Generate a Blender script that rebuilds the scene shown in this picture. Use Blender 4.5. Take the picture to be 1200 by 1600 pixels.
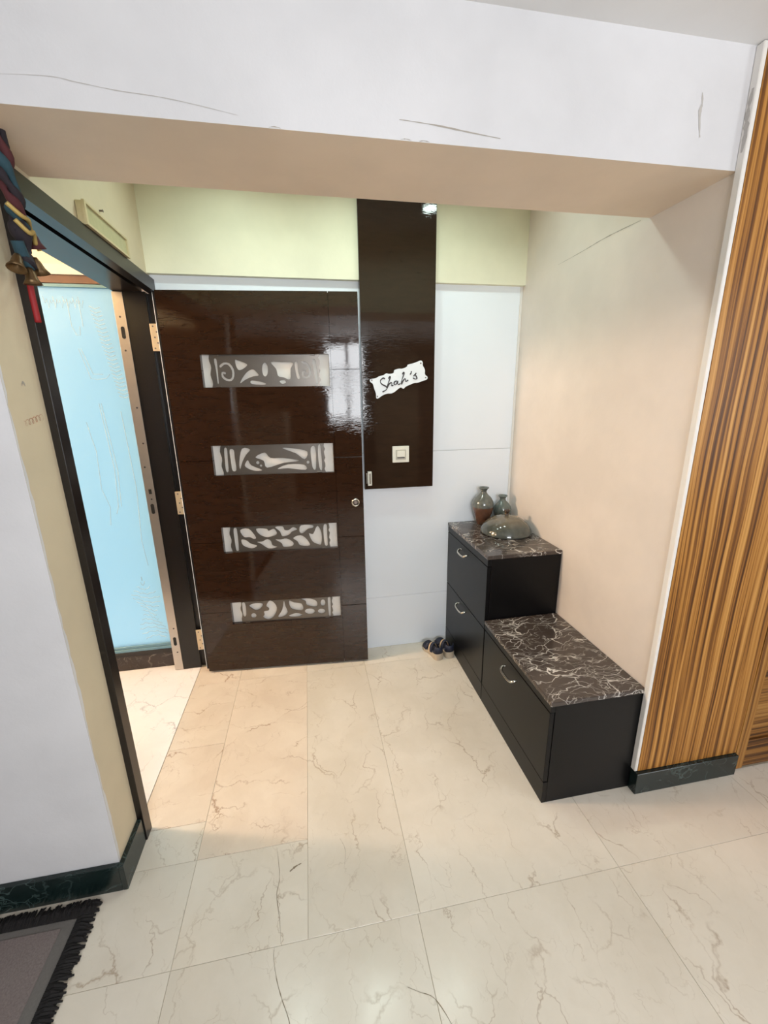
import bpy, bmesh, math, random
from mathutils import Vector, Matrix
from mathutils.geometry import tessellate_polygon

for o in list(bpy.data.objects):
    bpy.data.objects.remove(o, do_unlink=True)
scene = bpy.context.scene
col = scene.collection
random.seed(7)

# ------------------------------------------------------------------ camera
YAW, PITCH, ROLL = -0.1758, 0.2648, -0.016
FPX = 646.43
cam_d = bpy.data.cameras.new('camera')
cam = bpy.data.objects.new('camera', cam_d)
col.objects.link(cam)
fw = Vector((-math.sin(YAW) * math.cos(PITCH), math.cos(YAW) * math.cos(PITCH), -math.sin(PITCH)))
r0 = Vector((math.cos(YAW), math.sin(YAW), 0))
u0 = r0.cross(fw)
rv = r0 * math.cos(ROLL) + u0 * math.sin(ROLL)
uv_ = u0 * math.cos(ROLL) - r0 * math.sin(ROLL)
m = Matrix((rv, uv_, -fw)).transposed().to_4x4()
m.translation = Vector((0.6869, -2.315, 1.5355))
cam.matrix_world = m
cam_d.sensor_fit = 'HORIZONTAL'
cam_d.sensor_width = 36.0
cam_d.lens = 36.0 * FPX / 1200.0
cam_d.clip_start = 0.02
scene.camera = cam

# ------------------------------------------------------------------ world, lights, exposure
world = bpy.data.worlds.new('daylight')
scene.world = world
world.use_nodes = True
bg = world.node_tree.nodes['Background']
bg.inputs[0].default_value = (0.60, 0.85, 1.0, 1)
bg.inputs[1].default_value = 1.3


def area(name, loc, direction, sx, sy, power, color, shape='RECTANGLE', spread=180):
    l = bpy.data.lights.new(name, 'AREA')
    l.shape = shape
    l.size = sx
    l.size_y = sy
    l.energy = power
    l.color = color
    l.spread = math.radians(spread)
    o = bpy.data.objects.new(name, l)
    o.location = loc
    o.rotation_euler = Vector(direction).to_track_quat('-Z', 'Y').to_euler()
    col.objects.link(o)
    return o


# daylight entering by the two living room windows behind the camera
area('window_daylight', (0.95, -4.33, 1.78), (0, 1, 0), 1.26, 1.12, 77, (0.955, 0.975, 1.0))
area('window_daylight', (3.43, -3.1, 1.6), (-1, 0, 0), 1.26, 1.06, 28, (0.955, 0.975, 1.0))

vs = scene.view_settings
vs.view_transform = 'Standard'
vs.look = 'None'
vs.gamma = 1.0
vs.use_curve_mapping = False
vs.exposure = 0.0

# ------------------------------------------------------------------ materials


def lin(c):
    return tuple(((v / 255) / 12.92 if v / 255 <= 0.04045 else ((v / 255 + 0.055) / 1.055) ** 2.4) for v in c) + (1,)


class Mat:
    def __init__(s, name):
        s.m = bpy.data.materials.new(name)
        s.m.use_nodes = True
        s.nt = s.m.node_tree
        s.p = s.nt.nodes['Principled BSDF']

    def n(s, typ, ins=None, **kw):
        nd = s.nt.nodes.new(typ)
        for k, v in kw.items():
            setattr(nd, k, v)
        for k, v in (ins or {}).items():
            s.set(nd.inputs[k], v)
        return nd

    def set(s, sock, v):
        if isinstance(v, bpy.types.NodeSocket):
            s.nt.links.new(v, sock)
        else:
            sock.default_value = v

    def pos(s, scale=(1, 1, 1), rot=(0, 0, 0), loc=(0, 0, 0)):
        g = s.n('ShaderNodeNewGeometry')
        mp = s.n('ShaderNodeMapping', {'Vector': g.outputs['Position'], 'Scale': scale, 'Rotation': rot, 'Location': loc})
        return mp.outputs[0]

    def noise(s, vec, scale, detail=3, rough=0.5, dist=0.0):
        return s.n('ShaderNodeTexNoise', {'Vector': vec, 'Scale': scale, 'Detail': detail, 'Roughness': rough, 'Distortion': dist}).outputs[0]

    def ramp(s, fac, stops, interp='LINEAR'):
        r = s.n('ShaderNodeValToRGB', {'Fac': fac})
        r.color_ramp.interpolation = interp
        el = r.color_ramp.elements
        while len(el) < len(stops):
            el.new(0.5)
        for e, (p, c) in zip(el, stops):
            e.position = p
            e.color = c if not isinstance(c, (int, float)) else (c, c, c, 1)
        return r.outputs[0]

    def mix(s, fac, a, b, blend='MIX'):
        x = s.n('ShaderNodeMix', data_type='RGBA', blend_type=blend)
        s.set(x.inputs[0], fac)
        s.set(x.inputs[6], a)
        s.set(x.inputs[7], b)
        return x.outputs[2]

    def math(s, op, a, b=0.0):
        x = s.n('ShaderNodeMath', operation=op)
        s.set(x.inputs[0], a)
        s.set(x.inputs[1], b)
        return x.outputs[0]

    def bump(s, h, strength=0.2, dist=0.01):
        b = s.n('ShaderNodeBump', {'Height': h, 'Strength': strength, 'Distance': dist})
        s.nt.links.new(b.outputs[0], s.p.inputs['Normal'])

    def base(s, v):
        s.set(s.p.inputs['Base Color'], v)

    def par(s, **kw):
        for k, v in kw.items():
            s.set(s.p.inputs[k.replace('_', ' ')], v)
        return s


M = {}


def simple(name, c, rough=0.5, metal=0.0, var=0.12, scale=30.0, **kw):
    a = Mat(name)
    c = lin(c)
    dark = tuple(v * (1 - var) for v in c[:3]) + (1,)
    f = a.noise(a.pos(), scale, 3)
    a.base(a.mix(f, dark, c))
    a.par(Roughness=rough, Metallic=metal, **kw)
    M[name] = a.m
    return a


def paint(name, c, var=0.05, bump=0.12):
    a = Mat(name)
    c = lin(c)
    d = tuple(v * (1 - var * 2.2) for v in c[:3]) + (1,)
    f = a.noise(a.pos(), 2.3, 4, 0.6)
    f2 = a.ramp(f, [(0.35, 0.0), (0.65, 1.0)])
    a.base(a.mix(f2, d, c))
    a.par(Roughness=0.62)
    h = a.noise(a.pos(), 60, 4, 0.6)
    a.bump(h, bump, 0.004)
    M[name] = a.m


paint('white_paint', (221, 220, 222))
paint('cream_paint', (234, 223, 213))
paint('yellow_paint', (242, 238, 212))
paint('beige_paint', (214, 200, 172))
paint('soffit_paint', (236, 216, 194))
paint('ceiling_paint', (232, 231, 230), 0.03)
paint('lobby_paint', (244, 236, 208))
paint('rear_paint', (84, 64, 50))
simple('laminate_white', (240, 245, 252), 0.35, var=0.04, scale=4)
simple('white_edge', (236, 232, 226), 0.5, var=0.08, scale=12)
simple('plaster_grey', (200, 195, 190), 0.8, var=0.3, scale=80)
simple('crack_grey', (176, 168, 158), 0.9)
simple('grout', (190, 176, 152), 0.8)
simple('black_gap', (8, 7, 7), 0.7)
simple('black_frame', (26, 20, 17), 0.32, var=0.3, scale=9)
simple('black_laminate', (11, 11, 13), 0.33, var=0.2, scale=6, IOR=1.32)
simple('chrome', (205, 200, 190), 0.22, 1.0)
simple('steel_strip', (205, 196, 188), 0.35, 0.9, var=0.1)
simple('hinge_metal', (226, 205, 172), 0.45, 0.7)
simple('grille_metal', (118, 112, 106), 0.3, 0.75, var=0.2, scale=20)
simple('backing_white', (226, 222, 216), 0.4, var=0.05)
simple('plastic_white', (240, 236, 222), 0.35, var=0.03)
simple('bezel_grey', (196, 190, 174), 0.5)
simple('plate_white', (244, 246, 250), 0.3, var=0.02)
simple('ink_grey', (62, 56, 58), 0.5)
simple('screw_grey', (120, 110, 108), 0.4, 0.6)
simple('sandal_navy', (34, 40, 62), 0.6, var=0.35, scale=70)
simple('sandal_insole', (72, 72, 86), 0.7, var=0.25, scale=80)
simple('sandal_sole', (190, 176, 156), 0.6)
simple('sandal_tan', (214, 186, 150), 0.6)
simple('rug_border', (112, 108, 104), 0.95, var=0.3, scale=160)
simple('rug_fringe', (24, 20, 20), 0.85, var=0.5, scale=60)
simple('aluminium_blue', (120, 160, 180), 0.35, 0.3)
simple('rail_dark', (46, 40, 40), 0.5)
simple('rail_brown', (120, 92, 80), 0.5, var=0.25)
simple('textile_teal', (44, 76, 88), 0.85, var=0.4, scale=90)
simple('textile_wine', (88, 40, 44), 0.85, var=0.5, scale=90)
simple('textile_dark', (44, 36, 44), 0.85, var=0.5, scale=90)
simple('brass', (120, 96, 66), 0.4, 0.8, var=0.5, scale=120)
simple('gold_cord', (190, 164, 96), 0.5, 0.2)
simple('red_ribbon', (150, 22, 30), 0.6)
simple('sign_frame', (206, 190, 150), 0.4)
simple('sign_face', (186, 180, 138), 0.35, var=0.25, scale=40)
simple('curtain_cloth', (214, 196, 168), 0.9, var=0.15, scale=8)
simple('door_cream', (206, 186, 160), 0.5)
simple('stone_crack', (138, 122, 100), 0.6)
simple('red_mark', (190, 142, 118), 0.8)

# rug field
a = Mat('rug_field')
f = a.noise(a.pos(), 220, 2)
f2 = a.noise(a.pos(), 5, 3)
a.base(a.mix(f, lin((96, 86, 84)), a.mix(f2, lin((146, 130, 126)), lin((130, 124, 120)))))
a.par(Roughness=0.95)
a.bump(f, 0.4, 0.004)
M['rug_field'] = a.m

# cream marble tiles with fine brown cracks; every tile has its own shade and vein layout


def marble_floor(name, c0, c1, vein, warm):
    a = Mat(name)
    oi = a.n('ShaderNodeObjectInfo')
    g = a.n('ShaderNodeNewGeometry')
    off = a.n('ShaderNodeVectorMath', operation='SCALE')
    comb = a.n('ShaderNodeCombineXYZ', {'X': oi.outputs['Random'], 'Y': a.math('MULTIPLY', oi.outputs['Random'], 3.7), 'Z': 0.0})
    a.nt.links.new(comb.outputs[0], off.inputs[0])
    off.inputs['Scale'].default_value = 13.0
    add = a.n('ShaderNodeVectorMath', {0: g.outputs['Position'], 1: off.outputs[0]}, operation='ADD')
    v = add.outputs[0]
    # warp
    nz = a.n('ShaderNodeTexNoise', {'Vector': v, 'Scale': 5.0, 'Detail': 5.0, 'Roughness': 0.6})
    sub = a.n('ShaderNodeVectorMath', {0: nz.outputs['Color'], 1: (0.5, 0.5, 0.5)}, operation='SUBTRACT')
    sc = a.n('ShaderNodeVectorMath', {0: sub.outputs[0]}, operation='SCALE')
    sc.inputs['Scale'].default_value = 0.24
    w = a.n('ShaderNodeVectorMath', {0: v, 1: sc.outputs[0]}, operation='ADD').outputs[0]
    st = a.n('ShaderNodeMapping', {'Vector': w, 'Scale': (4.6, 2.2, 1.0) if not warm else (1.6, 5.0, 1.0), 'Rotation': (0, 0, 0.35)}).outputs[0]
    vo = a.n('ShaderNodeTexVoronoi', {'Vector': st, 'Scale': 1.5}, feature='DISTANCE_TO_EDGE').outputs['Distance']
    line = a.ramp(vo, [(0.0, 1.0), (0.007, 0.5), (0.018, 0.0)])
    mask = a.ramp(a.noise(v, 6.0, 3), [(0.44, 0.0), (0.64, 1.0)])
    lm = a.math('MULTIPLY', line, mask)
    st2 = a.n('ShaderNodeMapping', {'Vector': w, 'Scale': (11, 6, 1.0), 'Rotation': (0, 0, -0.5)}).outputs[0]
    vo2 = a.n('ShaderNodeTexVoronoi', {'Vector': st2, 'Scale': 1.3}, feature='DISTANCE_TO_EDGE').outputs['Distance']
    line2 = a.math('MULTIPLY', a.ramp(vo2, [(0.0, 0.8), (0.016, 0.0)]), a.ramp(a.noise(v, 9.0, 2), [(0.47, 0.0), (0.66, 1.0)]))
    tone = a.ramp(a.noise(w, 3.2, 5, 0.6), [(0.3, 0.0), (0.7, 1.0)])
    basec = a.mix(tone, c0, c1)
    hv = a.n('ShaderNodeHueSaturation', {'Color': basec, 'Value': a.math('ADD', a.math('MULTIPLY', oi.outputs['Random'], 0.07), 0.965)})
    c = a.mix(a.math('MULTIPLY', lm, 0.62 if not warm else 0.8), hv.outputs[0], vein)
    c = a.mix(a.math('MULTIPLY', line2, 0.4), c, vein)
    a.base(c)
    a.par(Roughness=a.math('ADD', a.math('MULTIPLY', a.noise(v, 14, 3), 0.1), 0.17))
    M[name] = a.m


marble_floor('cream_marble', lin((216, 206, 190)), lin((229, 220, 206)), lin((148, 120, 90)), False)
marble_floor('peach_marble', lin((216, 200, 182)), lin((232, 219, 202)), lin((158, 122, 94)), True)
marble_floor('white_marble', lin((236, 230, 228)), lin((245, 240, 238)), lin((150, 140, 142)), False)


def dark_marble(name, base0, base1, veinc, amount, rough=0.14, scale=1.0):
    a = Mat(name)
    v = a.pos((scale, scale, scale))
    nz = a.n('ShaderNodeTexNoise', {'Vector': v, 'Scale': 6.0, 'Detail': 4.0})
    sc = a.n('ShaderNodeVectorMath', {0: nz.outputs['Color']}, operation='SCALE')
    sc.inputs['Scale'].default_value = 0.22
    w = a.n('ShaderNodeVectorMath', {0: v, 1: sc.outputs[0]}, operation='ADD').outputs[0]

    def layer(rot, s, sx, width, seed, lo, hi, mscale):
        mp = a.n('ShaderNodeMapping', {'Vector': w, 'Rotation': (0, 0, rot), 'Scale': sx, 'Location': (seed, seed * 2, 0)}).outputs[0]
        vo = a.n('ShaderNodeTexVoronoi', {'Vector': mp, 'Scale': s}, feature='DISTANCE_TO_EDGE').outputs['Distance']
        ln = a.ramp(vo, [(0.0, 1.0), (width * 0.5, 0.7), (width, 0.0)])
        mk = a.ramp(a.noise(a.n('ShaderNodeMapping', {'Vector': v, 'Location': (seed, 0, seed)}).outputs[0], mscale, 3), [(lo, 0.0), (hi, 1.0)])
        return a.math('MULTIPLY', ln, mk)
    l1 = layer(0.9, 4.5, (1.0, 2.6, 1), 0.022, 1.3, 0.40, 0.62, 5.0)
    l2 = layer(-0.3, 10.0, (1.0, 3.0, 1), 0.03, 4.1, 0.46, 0.64, 7.0)
    l3 = layer(0.5, 20.0, (1.0, 2.4, 1), 0.05, 7.7, 0.50, 0.66, 6.0)
    s = a.math('MINIMUM', a.math('ADD', a.math('ADD', l1, l2), a.math('MULTIPLY', l3, 0.8)), 1.0)
    tone = a.noise(w, 7, 5, 0.6)
    a.base(a.mix(a.math('MULTIPLY', s, amount), a.mix(tone, base0, base1), veinc))
    a.par(Roughness=rough)
    M[name] = a.m


dark_marble('brown_black_marble', lin((52, 44, 40)), lin((84, 74, 68)), lin((228, 222, 214)), 0.85, 0.14)
dark_marble('green_marble', lin((10, 20, 20)), lin((28, 44, 42)), lin((120, 140, 136)), 0.28, 0.25)
dark_marble('kick_marble', lin((40, 32, 32)), lin((74, 62, 58)), lin((190, 176, 164)), 0.4, 0.25)

# glossy dark veneer with a rippled grain


def veneer(name, c0, c1):
    a = Mat(name)
    v = a.pos((1, 1, 5.0))
    f = a.noise(v, 9, 5, 0.6, 0.6)
    a.base(a.mix(f, lin(c0), lin(c1)))
    a.par(Roughness=0.045, IOR=1.5)
    v2 = a.pos((5, 5, 26))
    h = a.noise(v2, 4.2, 2, 0.5, 1.4)
    msk = a.ramp(a.noise(a.pos((1, 1, 2.6)), 2.4, 2), [(0.42, 0.05), (0.64, 1.0)])
    a.bump(a.math('MULTIPLY', h, msk), 0.06, 0.006)
    M[name] = a.m


veneer('dark_veneer', (34, 20, 12), (54, 34, 22))
veneer('darker_veneer', (36, 24, 17), (54, 37, 26))

# zebra-striped veneer


def zebra(name, horizontal=False, dark=1.0):
    a = Mat(name)
    sc = (56, 56, 0.5) if not horizontal else (0.5, 0.5, 56)
    warp = a.noise(a.pos((3, 3, 0.8) if not horizontal else (0.8, 0.8, 3)), 1.5, 2)
    g = a.n('ShaderNodeNewGeometry')
    cx = a.n('ShaderNodeCombineXYZ', {'X': a.math('MULTIPLY', warp, 0.035), 'Y': 0.0, 'Z': a.math('MULTIPLY', warp, 0.035)})
    ad = a.n('ShaderNodeVectorMath', {0: g.outputs['Position'], 1: cx.outputs[0]}, operation='ADD')
    mp = a.n('ShaderNodeMapping', {'Vector': ad.outputs[0], 'Scale': sc}).outputs[0]
    f = a.noise(mp, 1.0, 3, 0.55)
    mp2 = a.n('ShaderNodeMapping', {'Vector': ad.outputs[0], 'Scale': tuple(k * 2.7 for k in sc)}).outputs[0]
    f2 = a.noise(mp2, 1.0, 2, 0.5)
    ff = a.math('ADD', a.math('MULTIPLY', f, 0.7), a.math('MULTIPLY', f2, 0.3))
    k = dark
    c = a.ramp(ff, [(0.395, (0.075 * k, 0.026 * k, 0.006 * k, 1)), (0.465, (0.22 * k, 0.085 * k, 0.016 * k, 1)), (0.525, (0.42 * k, 0.185 * k, 0.036 * k, 1)), (0.64, (0.60 * k, 0.31 * k, 0.085 * k, 1))])
    a.base(c)
    a.par(Roughness=0.42, Specular_IOR_Level=0.3)
    M[name] = a.m


zebra('zebra_wood')
zebra('zebra_wood_frame', False, 0.8)
zebra('zebra_wood_cross', True, 0.7)

# frosted, softly blue glass: light passes diffusely
a = Mat('frosted_glass')
tr = a.n('ShaderNodeBsdfTranslucent', {'Color': (0.84, 0.95, 0.98, 1)})
gl = a.n('ShaderNodeBsdfGlossy', {'Color': (0.9, 0.95, 1, 1), 'Roughness': 0.25})
df = a.n('ShaderNodeBsdfDiffuse', {'Color': (0.35, 0.5, 0.55, 1)})
m1 = a.n('ShaderNodeMixShader', {0: 0.18, 1: tr.outputs[0], 2: df.outputs[0]})
m2 = a.n('ShaderNodeMixShader', {0: 0.05, 1: m1.outputs[0], 2: gl.outputs[0]})
a.nt.links.new(m2.outputs[0], a.nt.nodes['Material Output'].inputs[0])
M['frosted_glass'] = a.m
a = Mat('etched_glass')
tr = a.n('ShaderNodeBsdfTransparent', {'Color': (1, 1, 1, 1)})
df = a.n('ShaderNodeBsdfDiffuse', {'Color': (0.75, 0.83, 0.86, 1)})
m1 = a.n('ShaderNodeMixShader', {0: 0.6, 1: tr.outputs[0], 2: df.outputs[0]})
a.nt.links.new(m1.outputs[0], a.nt.nodes['Material Output'].inputs[0])
M['etched_glass'] = a.m
a = Mat('clear_glass')
a.par(Roughness=0.02, IOR=1.45)
a.p.inputs['Transmission Weight'].default_value = 1.0
M['clear_glass'] = a.m

# glazed stoneware: grey-green glaze over a brown foot


def glaze(name, split, lo, hi, rough=0.1, soft=0.006):
    a = Mat(name)
    g = a.n('ShaderNodeNewGeometry')
    sp = a.n('ShaderNodeSeparateXYZ', {0: g.outputs['Position']})
    nz = a.noise(a.pos(), 45, 4)
    zz = a.math('ADD', sp.outputs[2], a.math('MULTIPLY', nz, 0.006))
    f = a.n('ShaderNodeMapRange', {'Value': zz, 'From Min': split, 'From Max': split + soft}).outputs[0]
    c_hi = a.mix(nz, lin(hi), lin(tuple(int(v * 0.7) for v in hi)))
    c_lo = a.mix(nz, lin(lo), lin(tuple(int(v * 0.7) for v in lo)))
    a.base(a.mix(f, c_lo, c_hi))
    a.par(Roughness=rough, IOR=1.65)
    M[name] = a.m


glaze('vase_glaze', 0.915, (112, 78, 60), (110, 114, 108))
glaze('small_vase_glaze', 0.70, (124, 90, 66), (112, 122, 116))
glaze('lid_glaze', 0.862, (84, 88, 82), (120, 110, 94), 0.05, 0.035)
simple('knob_glaze', (62, 48, 38), 0.25)


def emit(name, c, s):
    a = Mat(name)
    a.par(Emission_Color=lin(c), Emission_Strength=s)
    a.base(lin(c))
    M[name] = a.m


emit('cool_lens', (225, 255, 232), 12)
emit('warm_lens', (255, 214, 150), 12)

# ------------------------------------------------------------------ drawn shapes
GRILLES = [
  (0.064,0.92,[
  [[.097,.143],[.117,.144],[.118,.419],[.115,.85],[.105,.849],[.104,.496]],
  [[.26,.153],[.285,.174],[.343,.275],[.347,.334],[.316,.43],[.281,.468],[.263,.349]],
  [[.28,.879],[.308,.685],[.35,.511],[.395,.455],[.433,.633],[.387,.67],[.327,.764]],
  [[.537,.228],[.621,.233],[.71,.257],[.688,.452],[.679,.765],[.625,.703],[.586,.662],[.574,.446]],
  [[.725,.258],[.745,.24],[.747,.534],[.759,.731],[.739,.749],[.727,.533]],
  [[.366,.806],[.405,.808],[.474,.871],[.474,.93],[.374,.904]],
  [[.594,.819],[.634,.802],[.643,.873],[.613,.911]],
  [[.869,.188],[.889,.19],[.9,.543],[.902,.896],[.887,.895],[.875,.542]],
  [[.509,.461],[.503,.588],[.49,.665],[.475,.664],[.465,.585],[.462,.459],[.468,.332],[.481,.255],[.495,.255],[.506,.334]],
  [[.144,.389],[.172,.299],[.203,.315],[.226,.474],[.223,.652],[.209,.737],[.181,.727],[.159,.648],[.159,.571],[.172,.605],[.178,.537],[.147,.521],[.143,.68],[.174,.792],[.216,.801],[.24,.669],[.243,.455],[.215,.259],[.168,.231],[.133,.334]],
  [[.777,.252],[.813,.307],[.834,.45],[.832,.627],[.813,.684],[.791,.654],[.791,.57],[.809,.547],[.803,.489],[.777,.541],[.778,.693],[.815,.745],[.847,.649],[.85,.434],[.824,.26],[.783,.193]],
  ]),
  (0.066,0.924,[
  [[.097,.111],[.119,.114],[.117,.428],[.112,.859],[.092,.864],[.091,.503]],
  [[.139,.156],[.173,.16],[.175,.436],[.177,.83],[.144,.845],[.139,.51]],
  [[.241,.122],[.307,.158],[.269,.331],[.234,.562],[.208,.815],[.208,.559]],
  [[.344,.42],[.425,.273],[.469,.457],[.575,.472],[.709,.582],[.572,.642],[.433,.788],[.409,.548]],
  [[.279,.51],[.304,.69],[.392,.861],[.333,.884],[.277,.805],[.25,.691]],
  [[.572,.134],[.686,.17],[.781,.282],[.753,.537],[.684,.328]],
  [[.519,.84],[.61,.695],[.745,.723],[.757,.9],[.607,.83]],
  [[.811,.158],[.85,.152],[.846,.849],[.821,.865],[.81,.605]],
  [[.874,.103],[.894,.098],[.899,.857],[.879,.894],[.869,.533]],
  [[.373,.61],[.369,.642],[.362,.661],[.354,.659],[.347,.638],[.346,.606],[.349,.574],[.356,.555],[.365,.556],[.371,.577]],
  [[.394,.711],[.391,.734],[.386,.748],[.38,.747],[.376,.732],[.374,.709],[.377,.686],[.382,.672],[.388,.673],[.392,.688]],
  [[.793,.642],[.79,.672],[.784,.69],[.776,.689],[.77,.669],[.768,.638],[.771,.608],[.777,.591],[.785,.592],[.791,.611]],
  ]),
  (0.064,0.93,[
  [[.152,.155],[.227,.109],[.282,.453],[.262,.519],[.226,.44],[.179,.429]],
  [[.292,.123],[.38,.142],[.397,.229],[.445,.156],[.465,.371],[.384,.477],[.316,.357]],
  [[.455,.096],[.521,.076],[.537,.219],[.574,.227],[.613,.121],[.648,.223],[.601,.297],[.571,.417],[.514,.467],[.494,.272]],
  [[.683,.069],[.785,.083],[.784,.189],[.741,.223],[.693,.382],[.666,.312]],
  [[.827,.113],[.86,.401],[.854,.83],[.826,.848],[.776,.723],[.748,.395],[.785,.426]],
  [[.154,.526],[.196,.557],[.231,.689],[.285,.786],[.236,.886],[.164,.755]],
  [[.287,.641],[.334,.632],[.378,.547],[.409,.63],[.42,.8],[.461,.874],[.385,.925],[.323,.734]],
  [[.447,.576],[.494,.588],[.55,.56],[.604,.721],[.592,.867],[.517,.889],[.501,.737]],
  [[.606,.552],[.673,.45],[.726,.625],[.751,.879],[.667,.857],[.641,.689]],
  [[.097,.11],[.125,.108],[.123,.93],[.1,.932],[.095,.471]],
  [[.883,.104],[.911,.097],[.911,.456],[.91,.888],[.886,.89],[.878,.491]],
  ]),
  (0.083,0.923,[
  [[.161,.212],[.217,.129],[.28,.167],[.266,.352],[.22,.464],[.178,.346]],
  [[.345,.057],[.383,.138],[.408,.403],[.383,.727],[.34,.907],[.305,.904],[.273,.79],[.289,.694],[.287,.539],[.328,.502],[.334,.402],[.312,.291]],
  [[.477,.094],[.487,.354],[.503,.617],[.471,.81],[.411,.84],[.456,.497]],
  [[.525,.112],[.568,.204],[.636,.279],[.647,.566],[.593,.572],[.535,.449]],
  [[.633,.058],[.716,.067],[.776,.202],[.779,.434],[.742,.456],[.684,.348],[.676,.176]],
  [[.515,.8],[.581,.706],[.639,.804],[.599,.882],[.529,.872]],
  [[.095,.111],[.124,.111],[.123,.634],[.101,.728],[.092,.469]],
  [[.884,.056],[.907,.044],[.904,.863],[.886,.882]],
  [[.858,.308],[.853,.397],[.842,.449],[.829,.444],[.818,.384],[.815,.293],[.82,.204],[.831,.152],[.844,.157],[.855,.216]],
  [[.853,.706],[.846,.77],[.828,.805],[.807,.797],[.79,.75],[.784,.681],[.791,.618],[.809,.583],[.83,.591],[.847,.638]],
  [[.757,.682],[.748,.757],[.723,.797],[.694,.786],[.671,.729],[.663,.648],[.673,.573],[.697,.534],[.726,.544],[.749,.601]],
  [[.214,.708],[.208,.772],[.195,.808],[.181,.803],[.17,.758],[.167,.691],[.173,.626],[.185,.59],[.2,.595],[.211,.64]],
  ]),
]
LETTERS = [[(-0.0797,0.0234),(-0.0851,0.0294),(-0.0936,0.029),(-0.105,0.0233),(-0.1072,0.0104),(-0.0996,-0.0016),(-0.087,-0.0143),(-0.0844,-0.0257),(-0.0939,-0.032),(-0.1138,-0.0349)],[(-0.0614,0.0183),(-0.0516,0.0256),(-0.05,0.0208),(-0.0623,0.006),(-0.0762,-0.0105),(-0.0822,-0.0222),(-0.0674,-0.0092),(-0.0544,-0.0051),(-0.0519,-0.0102),(-0.0566,-0.0212),(-0.0471,-0.0212)],[(-0.0224,-0.0073),(-0.0329,-0.007),(-0.0402,-0.013),(-0.0389,-0.0218),(-0.0303,-0.0215),(-0.0199,-0.0123),(-0.0177,-0.0089),(-0.0218,-0.0212),(-0.0186,-0.0275),(-0.0076,-0.0259)],[(0.0164,0.0146),(0.0262,0.0218),(0.0275,0.0161),(0.0149,0.0003),(0.0019,-0.0164),(-0.0028,-0.0307),(0.0085,-0.0187),(0.0215,-0.0114),(0.0256,-0.0148),(0.0231,-0.0256),(0.0376,-0.0231)],[(0.0689,0.014),(0.0642,0.006),(0.0569,0.0)],[(0.0715,-0.0132),(0.0838,-0.0079),(0.0908,-0.0028),(0.0841,-0.0101),(0.0867,-0.0215),(0.0857,-0.0306),(0.0762,-0.0306),(0.0667,-0.0211)]]
CRACKS = [([(0.487, -1.15), (0.502, -1.248), (0.496, -1.30), (0.51, -1.375), (0.516, -1.431)], 0.0022), ([(0.498, -1.437), (0.498, -1.46), (0.509, -1.507), (0.525, -1.549), (0.55, -1.61), (0.553, -1.70)], 0.0022),
          ([(0.86, -1.59), (0.888, -1.605), (0.925, -1.625), (0.953, -1.677), (0.96, -1.72)], 0.002), ([(0.535, -1.238), (0.553, -1.226), (0.573, -1.219)], 0.007), ([(0.71, -1.16), (0.725, -1.20), (0.72, -1.25)], 0.0018)]
PLATE_OUTLINE = [(-0.1531,0.0467),(-0.1249,0.0426),(-0.105,0.0455),(-0.0781,0.0439),(-0.0633,0.0474),(-0.049,0.0395),(-0.0256,0.037),(-0.0165,0.0487),(0.0085,0.0478),(0.0256,0.0421),(0.0534,0.0434),(0.0613,0.0513),(0.091,0.0488),(0.1186,0.0491),(0.1353,0.0488),(0.142,0.0371),(0.1375,0.0206),(0.1417,-0.0018),(0.135,-0.0249),(0.1442,-0.0417),(0.1373,-0.053),(0.1193,-0.0534),(0.0857,-0.0528),(0.0652,-0.048),(0.0364,-0.049),(0.0136,-0.0509),(0.0,-0.0569),(-0.012,-0.0455),(-0.03,-0.049),(-0.049,-0.0554),(-0.0689,-0.0582),(-0.092,-0.0516),(-0.1195,-0.0519),(-0.147,-0.0586),(-0.1556,-0.0526),(-0.1496,-0.0314),(-0.1502,-0.0048),(-0.1493,0.0201),(-0.1588,0.036)]
PLATE_SCREWS = [(-0.148,0.0398),(0.1299,0.0358),(0.1335,-0.0423),(-0.1476,-0.0478)]

# ------------------------------------------------------------------ builders
ORG = {}


def link(name, verts, faces, mat, parent=None, smooth=False, mats=None, mat_idx=None, origin=None):
    """one mesh object; verts in metres of the room. The origin sits at the thing's base."""
    verts = [Vector(v) for v in verts]
    if parent is not None:
        org = ORG[parent.name]
    elif origin is not None:
        org = Vector(origin)
    else:
        xs, ys, zs = zip(*[(v.x, v.y, v.z) for v in verts])
        org = Vector(((min(xs) + max(xs)) / 2, (min(ys) + max(ys)) / 2, min(zs)))
    me = bpy.data.meshes.new(name)
    me.from_pydata([v - org for v in verts], [], faces)
    bm = bmesh.new()
    bm.from_mesh(me)
    bmesh.ops.recalc_face_normals(bm, faces=bm.faces)
    bm.to_mesh(me)
    bm.free()
    for k in (mats or [mat]):
        me.materials.append(M[k])
    if mat_idx:
        for p, i in zip(me.polygons, mat_idx):
            p.material_index = i
    if smooth:
        for p in me.polygons:
            p.use_smooth = True
    o = bpy.data.objects.new(name, me)
    col.objects.link(o)
    if parent is not None:
        o.parent = parent
    else:
        o.location = org
    ORG[o.name] = org
    return o


def tag(o, label=None, cat=None, group=None, kind=None):
    if label:
        o['label'] = label
    if cat:
        o['category'] = cat
    if group:
        o['group'] = group
    if kind:
        o['kind'] = kind
    return o


def thing(name, loc, label, cat, group=None, kind=None):
    o = bpy.data.objects.new(name, None)
    o.empty_display_size = 0.05
    o.location = loc
    col.objects.link(o)
    ORG[o.name] = Vector(loc)
    return tag(o, label, cat, group, kind)


BF = [(0, 3, 2, 1), (4, 5, 6, 7), (0, 1, 5, 4), (1, 2, 6, 5), (2, 3, 7, 6), (3, 0, 4, 7)]


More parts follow.
